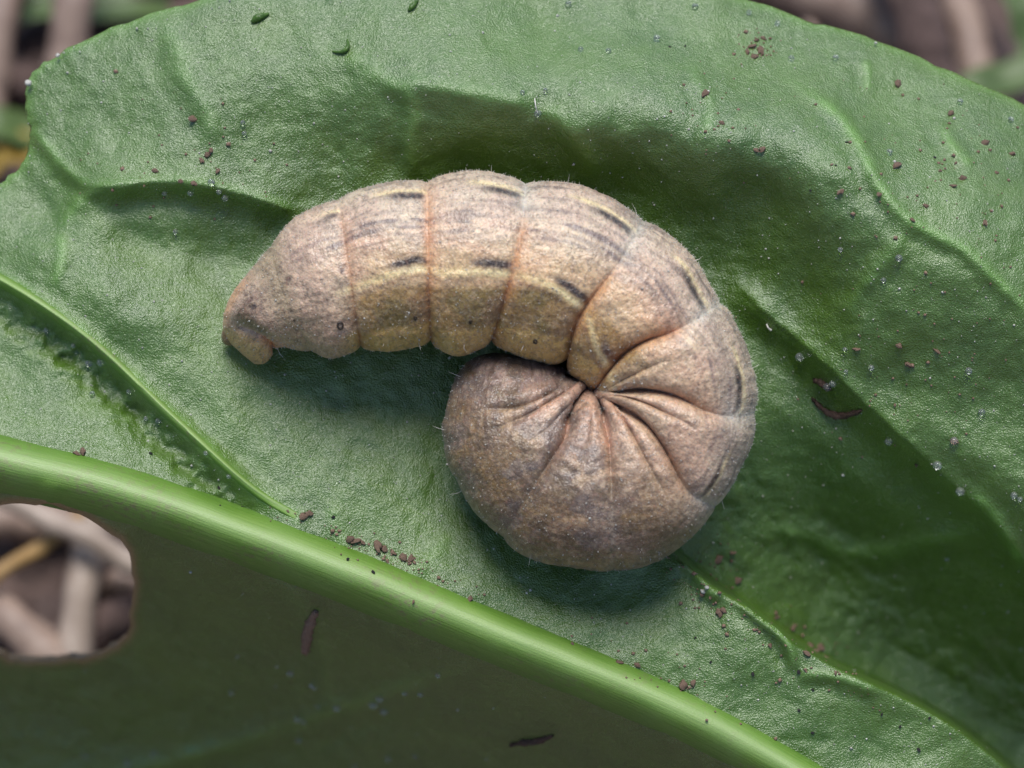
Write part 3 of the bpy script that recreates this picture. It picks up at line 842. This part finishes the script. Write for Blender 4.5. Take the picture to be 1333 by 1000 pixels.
# short fuzz, longer bristles and the pale grains of the skin
def hair_mesh(name, idx, lens, rad, mat, seed):
    r = np.random.default_rng(seed)
    V, F = [], []
    for (i, jx), L in zip(idx, lens):
        p, n = wnormal((i, jx))
        p = np.array(p); n = np.array(n)
        n = n + r.normal(0, .28, 3); n /= np.linalg.norm(n)
        bend = r.normal(0, .2, 3)
        a = np.cross(n, [.3, .5, .8]); a /= np.linalg.norm(a); b = np.cross(n, a)
        b0 = len(V)
        for k, (tq, rr) in enumerate(((-.1, 1), (.5, .8), (1, .3))):
            cpt = p + n * L * tq + bend * L * tq * tq
            for th in (0, 2.094, 4.189):
                V.append(cpt + (a * math.cos(th) + b * math.sin(th)) * rad * rr)
        for k in range(2):
            for m in range(3):
                F.append((b0 + k * 3 + m, b0 + k * 3 + (m + 1) % 3, b0 + k * 3 + 3 + (m + 1) % 3, b0 + k * 3 + 3 + m))
    return mesh_np(name, np.array(V), np.array(F), mat)
r = np.random.default_rng(5)
vis = [(int(i), int(q)) for i, q in zip(r.integers(20, NS - 20, 1500), r.integers(-10, NP // 2 + 10, 1500) % NP)]
vis += [(int(i), int(q)) for i, q in zip(r.integers(60, int(NS * .66), 700), r.normal(6, 7, 700).astype(int) % NP)]
adopt(link('fuzz', hair_mesh('fuzz', vis, r.uniform(.003, .010, len(vis)), .0008, M_hair, 1), kind='stuff'), cat)
br = [body_at(x, y) for x, y in ((545, 446), (604, 448), (682, 450), (360, 456), (500, 447), (640, 226), (830, 282), (982, 478), (578, 560), (600, 640), (940, 652), (690, 725), (905, 340), (740, 240), (600, 490), (420, 270), (640, 440))]
adopt(link('bristles', hair_mesh('bristles', br, r.uniform(.025, .05, len(br)), .0012, M_hair, 3), kind='stuff'), cat)
def grains(name, pos, nrm, rad, mat, seed, sink=.3):
    r = np.random.default_rng(seed)
    base = np.array([(1, 0, 0), (-1, 0, 0), (0, 1, 0), (0, -1, 0), (0, 0, 1), (0, 0, -1)], float)
    fc = np.array([(0, 2, 4), (2, 1, 4), (1, 3, 4), (3, 0, 4), (2, 0, 5), (1, 2, 5), (3, 1, 5), (0, 3, 5)])
    n = len(pos)
    V = base[None] * rad[:, None, None] * r.uniform(.65, 1.35, (n, 6, 1))
    a = r.uniform(0, 6.28, n)
    ca, sa = np.cos(a)[:, None], np.sin(a)[:, None]
    V = np.stack([V[..., 0] * ca - V[..., 1] * sa, V[..., 0] * sa + V[..., 1] * ca, V[..., 2]], -1)
    V = V + (pos + nrm * rad[:, None] * sink)[:, None]
    F = (np.arange(n) * 6)[:, None, None] + fc[None]
    return mesh_np(name, V.reshape(-1, 3), F.reshape(-1, 3), mat)
ii = r.integers(10, NS - 10, 1500); jj = r.integers(2, NP // 2 - 2, 1500)
pos = P(G2[ii, jj, 0], G2[ii, jj, 1], G2[ii, jj, 2])
nr = P(*(G2[ii, jj] + N2[ii, jj]).T) - pos; nr /= np.linalg.norm(nr, axis=1)[:, None]
adopt(link('skin_grains', grains('skin_grains', pos, nr, r.uniform(.0012, .0036, 1500) * (1 + (r.random(1500) > .95) * .6), M_grain, 2), kind='stuff'), cat)

# ------------------------------------------------------------------ small things lying on the leaf
def leaf_pts(x, y, lift=0.0):
    """points on the leaf surface, midrib included"""
    x = np.asarray(x, float); y = np.asarray(y, float)
    h, _ = leaf_h(x, y)
    d, _, _, sd, _ = poly_near(x, y, RIB)
    half = np.interp(x, [-420, 0, 500, 900, 1300], [42, 40, 38, 34, 24])
    c = np.clip(d * sd / half, -1, 1)
    hh, _ = leaf_h(x, y, False)
    cs = c + .12 * (1 - c * c)
    prof = np.where(cs < 0, np.clip(1 - cs * cs, 0, 1) ** 1.35, np.clip(1 - np.abs(cs) ** 2.2, 0, 1))
    e = np.abs(c) ** 4
    h = np.where(np.abs(c) < .98, np.maximum(h, hh * (1 - e) + h * e + half * .72 * prof - 4.5 * e + (1 - e)), h)
    return P(x, y, h + lift)
def leaf_pt(x, y, lift=0.0):
    return leaf_pts([x], [y], lift)[0]

import mathutils
def lump(name, seed, mat, sub=2, rough=.35, squash=1.0):
    bm = bmesh.new(); bmesh.ops.create_icosphere(bm, subdivisions=sub, radius=1)
    r = random.Random(seed)
    off = Vector((r.uniform(0, 50), r.uniform(0, 50), r.uniform(0, 50)))
    for v in bm.verts:
        n = mathutils.noise.noise(v.co * 1.3 + off) + .5 * mathutils.noise.noise(v.co * 3 + off)
        v.co *= 1 + rough * n
        v.co.z *= squash
    me = bpy.data.meshes.new(name); bm.to_mesh(me); bm.free()
    for p in me.polygons: p.use_smooth = True
    me.materials.append(mat)
    return me
bead_me = lump('bead', 1, M_bead, 3, .03)
crumb_me = [lump('crumb', 10 + i, M_crumb, 2, 1.0, .8) for i in range(6)]
dark_me = [lump('speck', 20 + i, M_dark, 2, .6, .8) for i in range(3)]
pale_me = [lump('sand_grain', 30 + i, M_grain, 2, .4, .9) for i in range(3)]

def free(x, y):
    """true where the pixel is leaf, not caterpillar or hole"""
    a = np.array([x], float); b = np.array([y], float)
    if not inside(a, b, OUT)[0] or inside(a, b, HOLE)[0]:
        return False
    m = (G2[::6, :, 0] - x) ** 2 + (G2[::6, :, 1] - y) ** 2
    return m.min() > 14 ** 2
def put(name, me, x, y, r_px, label, cat, group, seed=0, sink=.25, stretch=(1, 1, 1)):
    o = link(name, me, None, label, cat, group)
    rr = random.Random(seed * 131 + int(x) * 7 + int(y))
    o.location = leaf_pt(x, y, r_px * (1 - sink) * stretch[2])
    o.rotation_euler = (rr.uniform(-.2, .2) + math.pi / 2 - PITCH, rr.uniform(-.2, .2), rr.uniform(0, 6.28))
    sz = 1.0
    o.scale = (r_px * K * stretch[0], r_px * K * stretch[1], r_px * K * stretch[2])
    return o

beads_up = [(700, 148, 4), (275, 238, 4.2), (293, 258, 4), (248, 252, 3.5), (214, 252, 3), (228, 302, 3), (285, 250, 3), (680, 120, 2.6), (710, 118, 2.6), (756, 64, 3), (792, 66, 3), (740, 5, 3.5), (905, 8, 3.5), (1030, 76, 3.5), (1088, 75, 3.5), (855, 50, 4), (318, 174, 3), (316, 160, 3), (1158, 198, 3.5), (1012, 30, 3), (975, 16, 3), (1250, 132, 3.2), (1316, 155, 3)]
beads_right = [(1041, 465, 5), (1220, 606, 5), (1250, 640, 5), (1157, 575, 4.5), (1077, 504, 5), (1084, 500, 4), (1261, 483, 4), (1278, 537, 4), (1242, 574, 4.5), (1134, 479, 3.5), (1170, 336, 4), (1094, 325, 3), (1320, 645, 4), (1328, 650, 3), (1233, 728, 3.2), (1100, 455, 2.6), (1101, 484, 2.6), (1150, 365, 3)]
beads_groove = [(115, 474, 4), (131, 472, 4.4), (168, 510, 3.2), (206, 548, 3.2), (298, 620, 3), (268, 590, 3), (120, 512, 2.8), (190, 545, 2.8), (60, 430, 2.8), (95, 450, 2.6)]
beads_low = [(486, 918, 5.5), (494, 910, 4.5), (500, 926, 5), (438, 922, 4.5), (527, 903, 3.5), (547, 904, 3.5), (389, 964, 4), (414, 920, 3), (200, 982, 4), (166, 994, 5), (110, 984, 3), (505, 988, 3.6), (387, 937, 4), (395, 940, 3), (540, 985, 2.6), (378, 877, 4), (301, 902, 3.4), (570, 880, 3), (462, 998, 3)]
crumbs_up = [(275, 195, 5), (270, 201, 4), (262, 209, 4), (202, 222, 5), (252, 155, 5), (252, 239, 4), (283, 223, 4), (235, 236, 3), (918, 122, 5), (940, 160, 4), (985, 196, 5), (992, 194, 4), (978, 60, 5), (985, 52, 5), (990, 66, 5), (973, 68, 4), (994, 50, 4), (982, 74, 3.5)]
crumbs_right = [(1167, 215, 5.5), (1253, 232, 5.5), (1282, 290, 6), (1169, 108, 5), (1241, 242, 4), (1224, 222, 3), (1283, 186, 4), (1238, 147, 5), (1188, 286, 4), (1094, 250, 4), (1145, 253, 4), (1297, 225, 3), (1170, 450, 6), (1182, 474, 5), (1220, 457, 5), (1165, 527, 3), (1115, 455, 3.5), (1242, 575, 4.5), (1193, 605, 3.5), (1318, 200, 3.5), (1205, 268, 3)]
crumbs_ridge = [(915, 772, 5), (925, 778, 4), (936, 797, 5), (942, 795, 4), (1010, 798, 5), (1032, 817, 4), (1055, 842, 6), (1062, 848, 6), (1068, 842, 5), (1050, 850, 4), (1076, 856, 4), (1088, 876, 4), (935, 728, 6), (953, 720, 5), (1002, 840, 4), (960, 756, 5), (1010, 804, 3)]
crumbs_rib = [(100, 590, 5), (108, 588, 4), (396, 672, 6), (403, 668, 5), (375, 664, 4), (455, 702, 5), (463, 704, 6), (472, 706, 5), (492, 712, 6), (500, 714, 5), (512, 720, 4), (525, 725, 5), (535, 728, 5), (612, 780, 5), (538, 784, 3.5), (890, 892, 5.5), (902, 889, 4.5), (745, 838, 3.5), (806, 862, 4), (830, 866, 4)]
specks = [(872, 61, 2.4), (892, 60, 2.2), (434, 423 + 250, 2.6), (286, 660, 3), (315, 660, 3), (453, 728, 2.4), (486, 745, 2.6), (1088, 215, 2.2), (1055, 248, 2.0), (980, 878, 3), (1058, 898, 3), (1040, 925, 2.6), (1196, 976, 3), (1058, 954, 2.4), (925, 862, 2.4), (1102, 185, 2), (196, 590, 2.4), (1172, 946, 2.6), (1148, 930, 2.4), (1217, 205, 2.2), (905, 830, 2.4), (285, 635, 3), (1210, 935, 2.2), (1040, 875, 3)]
sand = [(1183, 60, 5.5), (1110, 38, 4.5), (75, 72, 4), (37, 108, 6), (1228, 85, 3), (375 + 540, 770, 5), (920, 765, 4), (1242, 154, 3), (1140, 56, 3), (248, 745, 3), (405, 893, 4), (409, 896, 3.5)]
def place_of(x, y):
    ax, ay = np.array([x], float), np.array([y], float)
    def dist(pl):
        r = poly_near(ax, ay, pl); return r[0][0], r[3][0]
    d, sd = dist(ribp)
    if d < 46: return 'on the thick midrib'
    if sd > 0: return 'on the shaded blade below the midrib'
    if dist(SIDE)[0] < 62: return 'beside the side vein'
    if dist(SHOULD)[0] < 34: return 'on the raised fold behind the tail end'
    if x > 850 and dist(RIDGE)[0] < 60: return 'on the puckered ridge next to the curl'
    if dist(CREST)[0] < 34: return 'along the crease beside the outer bend'
    if dist(FINE[0][0])[0] < 46: return 'beside the long branching vein'
    if y < 75 or do_edge(x, y) < 60: return 'close to the leaf rim'
    if x < 420: return 'on the blade around the tail end'
    if y < 260 and x < 880: return 'on the blade above the caterpillar back'
    if x > 860: return 'on the blade beyond the outer bend'
    return 'on the pale blade between caterpillar and midrib'
def do_edge(x, y):
    return poly_near(np.array([x], float), np.array([y], float), OUT, True)[0][0]
def scatter(items, name, meshes, what, cat, grp, size, sink, stretch):
    """items share one look; those of one neighbourhood share a label unless size sets one apart"""
    sets = {}
    for i, (x, y, rr) in enumerate(items):
        if free(x, y) or (x < 100 and y < 130):
            sets.setdefault(place_of(x, y), []).append((rr * size(i), x, y, i))
    for where, lst in sets.items():
        lst.sort(reverse=True)
        for n, (rr, x, y, i) in enumerate(lst):
            lab = what + ' ' + where
            if len(lst) > 1 and n == 0 and rr > 1.12 * lst[1][0]: lab = 'the largest ' + lab
            elif len(lst) > 2 and n == len(lst) - 1 and rr < lst[-2][0] / 1.1: lab = 'the smallest ' + lab
            put(name, meshes[i % len(meshes)], x, y, rr, lab, cat, grp + ' ' + where, i, sink, stretch)
scatter(beads_up + beads_right + beads_groove + beads_low, 'glassy_bead', [bead_me], 'tiny clear glassy bead', 'bead', 'glassy beads', lambda i: 1.2, .15, (1, 1, 1))
scatter(crumbs_up + crumbs_right + crumbs_ridge + crumbs_rib, 'soil_crumb', crumb_me, 'small brown soil crumb', 'crumb', 'soil crumbs', lambda i: .6 + .5 * ((i * 37) % 10) / 10, .35, (1.3, .85, .6))
scatter(specks, 'dark_speck', dark_me, 'tiny black dirt speck', 'speck', 'black specks', lambda i: .6 + .3 * ((i * 53) % 10) / 10, .3, (1.2, .9, .8))
scatter(sand, 'sand_grain', pale_me, 'pale sand grain', 'sand grain', 'sand grains', lambda i: .7, .3, (1, 1, 1))

# uncountable pale specks and grit over the blade
r = np.random.default_rng(11)
N_G = 5200
gxx = r.uniform(-60, 1400, N_G); gyy = r.uniform(-40, 1050, N_G)
m = inside(gxx, gyy, OUT) & ~inside(gxx, gyy, HOLE) & (fbm(gxx / 120, gyy / 120, 61, 2) + r.uniform(-.25, .25, N_G) > .42)
dd, _, _, ss_, _ = poly_near(gxx, gyy, ribp)
m &= (dd > 44) & ((ss_ < 0) | (r.random(N_G) < .16))
gxx, gyy = gxx[m], gyy[m]
gh, _ = leaf_h(gxx, gyy)
gp = P(gxx, gyy, gh)
radg = r.gamma(1.6, .0009, len(gxx)) + .0009
link('leaf_grit', grains('leaf_grit', gp, np.tile(-FWD, (len(gp), 1)), np.clip(radg, 0, .008), M_grain, 4, .2), None, 'fine pale grit dusted over the whole leaf blade', 'grit', None, 'stuff')

r = np.random.default_rng(31)
cl = []
for cx, cy, sx, sy, n in ((1220, 250, 90, 90, 110), (1180, 480, 80, 70, 60), (1060, 850, 50, 22, 60), (940, 780, 35, 25, 40), (480, 712, 50, 10, 50), (530, 728, 40, 8, 40), (260, 210, 60, 40, 50), (985, 60, 12, 12, 40), (940, 160, 40, 40, 30), (850, 875, 60, 20, 40), (920, 740, 25, 20, 30)):
    a_ = r.normal(0, 1, (n, 2)) * (sx, sy)
    if cy in (712, 728): a_[:, 1] += a_[:, 0] * .38
    if cy == 850 or cy == 780: a_[:, 1] += a_[:, 0] * .6
    if cy == 875: a_[:, 1] += a_[:, 0] * .45
    cl.append(a_ + (cx, cy))
cl = np.vstack(cl)
cl = cl[inside(cl[:, 0], cl[:, 1], OUT) & (cl[:, 0] < 1360) & (cl[:, 1] > 0)]
cp = leaf_pts(cl[:, 0], cl[:, 1])
link('brown_grit', grains('brown_grit', cp, np.tile(-FWD, (len(cp), 1)), np.clip(r.gamma(2.0, .0016, len(cp)) + .002, 0, .011), M_crumb, 6, .2), None, 'fine brown soil grit gathered in folds and along the midrib', 'grit', None, 'stuff')

# curled green scraps near the top, brown debris, chewed scar
rough_ = np.random.default_rng(77).random((600, 3))
def strand(name, pts, radii, mat, label, cat, group=None, flat=1.0):
    pts = smooth_path(np.array(pts, float), 22)
    hb, _ = leaf_h(pts[:, 0], pts[:, 1])
    hz = np.sin(np.linspace(0, np.pi, 22)) * pts[:, 2] if pts.shape[1] > 2 else 0
    path = P(pts[:, 0], pts[:, 1], hb + 1.5 + hz)
    rad = np.interp(np.linspace(0, 1, 22), np.linspace(0, 1, len(radii)), radii) * K
    rad = rad * (1 + .35 * (vnoise(np.arange(22) * .8, np.arange(22) * 0. + pts[0, 0], 3) - .5))
    V, F = tube(path, rad, 12)
    if cat == 'debris':
        V = V + (rough_[:len(V)] - .5) * 3.0 * K
    return link(name, mesh_poly(name, V, F, mat), None, label, cat, group)
strand('leaf_scrap', [(328, 29, 3), (334, 24, 3), (341, 21, 3), (350, 18, 3)], [2.5, 5, 4, 2], M_scrap, 'short stubby green leaf scrap on the upper blade near the rim', 'leaf scrap')
strand('leaf_scrap', [(433, 67, 3), (440, 68, 3), (449, 66, 3), (453, 60, 3), (452, 52, 3)], [1.5, 2, 3, 2.6, 1.5], M_scrap, 'thin hooked green leaf scrap lying above the caterpillar tail', 'leaf scrap')
strand('leaf_scrap', [(532, 14, 3), (537, 8, 3), (541, 3, 3), (543, -3, 3)], [2, 4, 3, 2.5], M_scrap, 'little green leaf scrap at the top rim with a forked end', 'leaf scrap')
strand('brown_debris', [(397, 848, 2), (400, 830, 2), (404, 812, 2), (412, 795, 2)], [5, 7, 7, 3], M_crumb, 'elongated clump of brown dirt on the dark blade below the midrib', 'debris')
strand('brown_debris', [(664, 970, 2), (685, 966, 2), (705, 963, 2), (720, 957, 2)], [2, 5, 5, 2], M_scar, 'dark reddish shred lying low on the shaded blade', 'debris')
strand('dry_shred', [(1057, 518, 1), (1068, 530, 1), (1085, 540, 1), (1105, 540, 1), (1122, 534, 1)], [1.5, 3, 5, 4.5, 2], M_scar, 'thin curved brown dry shred beside the caterpillar bend', 'debris')
strand('dry_shred', [(1060, 495, 1), (1072, 500, 1), (1082, 508, 1)], [3, 5, 2], M_scar, 'small brown dry flake just above the curved brown shred', 'debris')
strand('leaf_fibre', [(696, 128, 5), (697, 136, 6), (699, 146, 4)], [.7, .7, .7], M_hair, 'fine pale hair above the caterpillar back ending in a clear bead', 'fibre')
strand('leaf_fibre', [(998, 422, 3), (1001, 428, 3), (1004, 430, 2)], [1, 1.2, 1.6], M_hair, 'short pale hair beside the caterpillar bend', 'fibre')

# ------------------------------------------------------------------ the ground far below and its litter
t = NT('soil')
a = t.noise(.9, 5, 0.65); b = t.noise(5, 5, 0.7)
c = t.mix(t.mr(a, .35, .65, 0, 1), (0.085, 0.055, 0.045), (0.20, 0.135, 0.115))
c = t.mix(t.mr(b, .5, .7, 0, .7), c, (0.26, 0.19, 0.165))
c = t.mix(t.mr(b, .46, .3, 0, .8), c, (0.03, 0.02, 0.018))
M_soil = t.set(Base_Color=c, Roughness=.95, Normal=t.bump(b, .8, .12))
rad = np.r_[0, np.linspace(.3, 16, 70), np.geomspace(17, 30000, 30)]
th = np.linspace(0, 2 * np.pi, 120, endpoint=False)
RX = rad[:, None] * np.cos(th); RY = rad[:, None] * np.sin(th) + 3.0
RZ = GROUND_Z + (.5 * (fbm(RX / 1.6 + 50, RY / 1.6 + 50, 5, 3) - .55) + .25 * (vnoise(RX * 2.2 + 90, RY * 2.2, 6) - .5)) * (rad[:, None] < 40)
me = mesh_np('ground', np.stack([RX, RY, RZ], -1).reshape(-1, 3), grid_faces(len(rad), 120, True), M_soil)
link('ground', me, kind='structure')

M_straw = plain('straw', (0.20, 0.135, 0.105), (0.32, 0.23, 0.18), 6, .55, .3, .02)
M_straw2 = plain('pale_straw', (0.27, 0.205, 0.16), (0.38, 0.30, 0.245), 6, .5, .3, .02)
M_straw3 = plain('amber_straw', (0.26, 0.15, 0.05), (0.36, 0.22, 0.08), 6, .55, .3, .02)
M_bark = plain('dark_twig', (0.05, 0.03, 0.025), (0.11, 0.07, 0.06), 12, .9, .6, .03)
M_grass = plain('grass_green', (0.05, 0.085, 0.02), (0.09, 0.14, 0.035), 3, .5, .2, .02)
M_yel = plain('yellow_leaf', (0.24, 0.16, 0.03), (0.32, 0.21, 0.04), 3, .5, .2, .02)
def stalk(name, a, b, la, lb, r0, r1, mat, label, cat='stalk', group=None, sag=.04, flat=None, ext=.45):
    """stalk from photo pixel a to b, lying at heights la, lb (cm) over the ground"""
    A = on_ground(*a, la); B = on_ground(*b, lb)
    n = 26; u = np.linspace(-ext, 1 + ext, n)[:, None]
    path = A + (B - A) * u
    path[:, 2] += sag * np.sin(u[:, 0] * 3.1) + .02 * np.sin(u[:, 0] * 9 + A[0])
    rr = np.linspace(r0, r1, n) * (1 + .05 * np.sin(np.arange(n) * 1.3))
    rr[[8, 17]] *= 1.18
    if flat:
        T = B - A; T /= np.linalg.norm(T); side = np.cross(T, [0, 0, 1]); side /= np.linalg.norm(side); nrm = np.cross(side, T)
        cc = np.linspace(-1, 1, 7)
        V = path[:, None] + side * (cc[None, :, None] * rr[:, None, None]) + nrm * ((np.abs(cc)[None, :, None] * .35) * rr[:, None, None])
        top_ = V.reshape(-1, 3); bot = top_ - nrm * .015
        Fg = grid_faces(n, 7); m = len(top_)
        F = np.vstack([Fg, Fg[:, ::-1] + m])
        eds = []
        for i in range(n - 1):
            eds += [(i * 7, (i + 1) * 7, (i + 1) * 7 + m, i * 7 + m), (i * 7 + 6 + m, (i + 1) * 7 + 6 + m, (i + 1) * 7 + 6, i * 7 + 6)]
        F = np.vstack([F, np.array(eds)])
        return link(name, mesh_poly(name, np.vstack([top_, bot]), F, mat), None, label, cat, group)
    V, F = tube(path, rr, 14)
    return link(name, mesh_poly(name, V, F, mat), None, label, cat, group)
# through the hole
stalk('straw_stalk', (120, 690), (92, 880), .30, .10, .085, .09, M_straw2, 'pale straw upright in the leaf hole, running down to its lower rim')
stalk('straw_stalk', (55, 672), (190, 745), .52, .42, .055, .06, M_straw2, 'whitish straw crossing the upper right of the leaf hole')
stalk('straw_stalk', (-40, 770), (80, 870), .16, .12, .10, .11, M_straw, 'thick pale straw in the lower left of the leaf hole')
stalk('straw_stalk', (-60, 800), (70, 700), .30, .34, .035, .04, M_straw3, 'thin amber stalk slanting up through the leaf hole')
stalk('straw_stalk', (-50, 690), (50, 680), .12, .10, .11, .10, M_straw, 'broad pinkish straw at the top left of the leaf hole')
stalk('straw_stalk', (125, 770), (200, 755), .08, .08, .07, .06, M_straw, 'short tan straw at the right rim of the leaf hole')
stalk('dark_twig', (110, 830), (190, 790), .05, .05, .10, .10, M_bark, 'dark brown twig at the right of the leaf hole')
# upper left corner
stalk('straw_stalk', (12, -40), (-14, 130), .6, .3, .11, .10, M_straw, 'tan straw beyond the left leaf tip, cut by the picture edge')
stalk('straw_stalk', (104, -50), (84, 110), .7, .4, .115, .11, M_straw, 'tan straw rising right behind the left leaf tip')
stalk('grass_blade', (-40, 24), (140, 10), .3, .2, .14, .12, M_grass, 'blurred green grass blade crossing behind the two tan straws', 'grass', None, .04, True)
stalk('grass_blade', (-60, 168), (50, 176), .4, .3, .13, .1, M_grass, 'blurred green grass blade low behind the left leaf tip', 'grass', None, .04, True)
stalk('yellow_leaf', (-20, 214), (30, 196), .3, .3, .12, .1, M_yel, 'small bright yellow dry leaf piece behind the left notch', 'leaf piece', None, .03, True)
stalk('dark_twig', (-20, 110), (70, 120), .2, .2, .12, .12, M_bark, 'dark twig lying behind the left leaf tip')
stalk('dark_twig', (120, 20), (330, -60), .1, .1, .1, .1, M_bark, 'dark twig lying along the upper left leaf rim')
# upper right corner
stalk('dark_twig', (1165, -60), (1212, 90), .75, .6, .15, .14, M_bark, 'thick dark twig behind the upper right leaf rim')
stalk('straw_stalk', (1235, -40), (1275, 110), .2, .2, .11, .10, M_straw, 'pinkish straw next to the thick dark twig')
stalk('straw_stalk', (1000, -30), (1150, 30), .2, .2, .16, .16, M_straw, 'pinkish straw lying along the upper right leaf rim')
stalk('grass_blade', (1285, 112), (1400, 88), .5, .4, .10, .12, M_grass, 'blurred green grass blade close behind the right leaf rim', 'grass', None, .04, True)
stalk('grass_blade', (1312, -40), (1350, 60), .5, .4, .12, .12, M_grass, 'blurred upright green grass blade beyond the right leaf rim', 'grass', None, .04, True)
# litter that a side view would show
r = np.random.default_rng(21)
V_, F_ = [], []; off = 0
for i in range(420):
    cx, cy = r.uniform(-7, 7), r.uniform(-4, 12); an = r.uniform(0, 6.28); L = r.uniform(.2, 1.2); w = r.uniform(.02, .07)
    z = GROUND_Z + r.uniform(-.05, .16)
    u = np.linspace(-.5, .5, 6)
    path = np.stack([cx + math.cos(an) * L * u, cy + math.sin(an) * L * u, z + .06 * np.sin(u * 4 + an) + u * r.uniform(-.1, .1)], -1)
    v, f = tube(path, np.full(6, w), 6, False)
    V_.append(v); F_.append(f + off); off += len(v)
M_lit = plain('litter', (0.16, 0.10, 0.08), (0.42, 0.32, 0.26), .8, .8, .3, .02)
link('plant_litter', mesh_np('plant_litter', np.vstack(V_), np.vstack(F_), M_lit), None, 'loose brown dry plant litter scattered over the soil under the leaf', 'litter', None, 'stuff')
# the leaf's own stalk, down to the soil
base = P(-405, 548, 40); 
st = smooth_path(np.array([P(-330, 556, 40), P(-430, 545, 25), [base[0] - .55, base[1] - .1, -.6], [base[0] - .9, base[1] - .1, -1.8], [base[0] - 1.0, base[1] - .1, GROUND_Z - .1]]), 40)
V, F = tube(st, np.linspace(.12, .17, 40), 16)
me = mesh_poly('leaf_stalk', V, F, M_rib)
adopt(link('leaf_stalk', me), leaf)
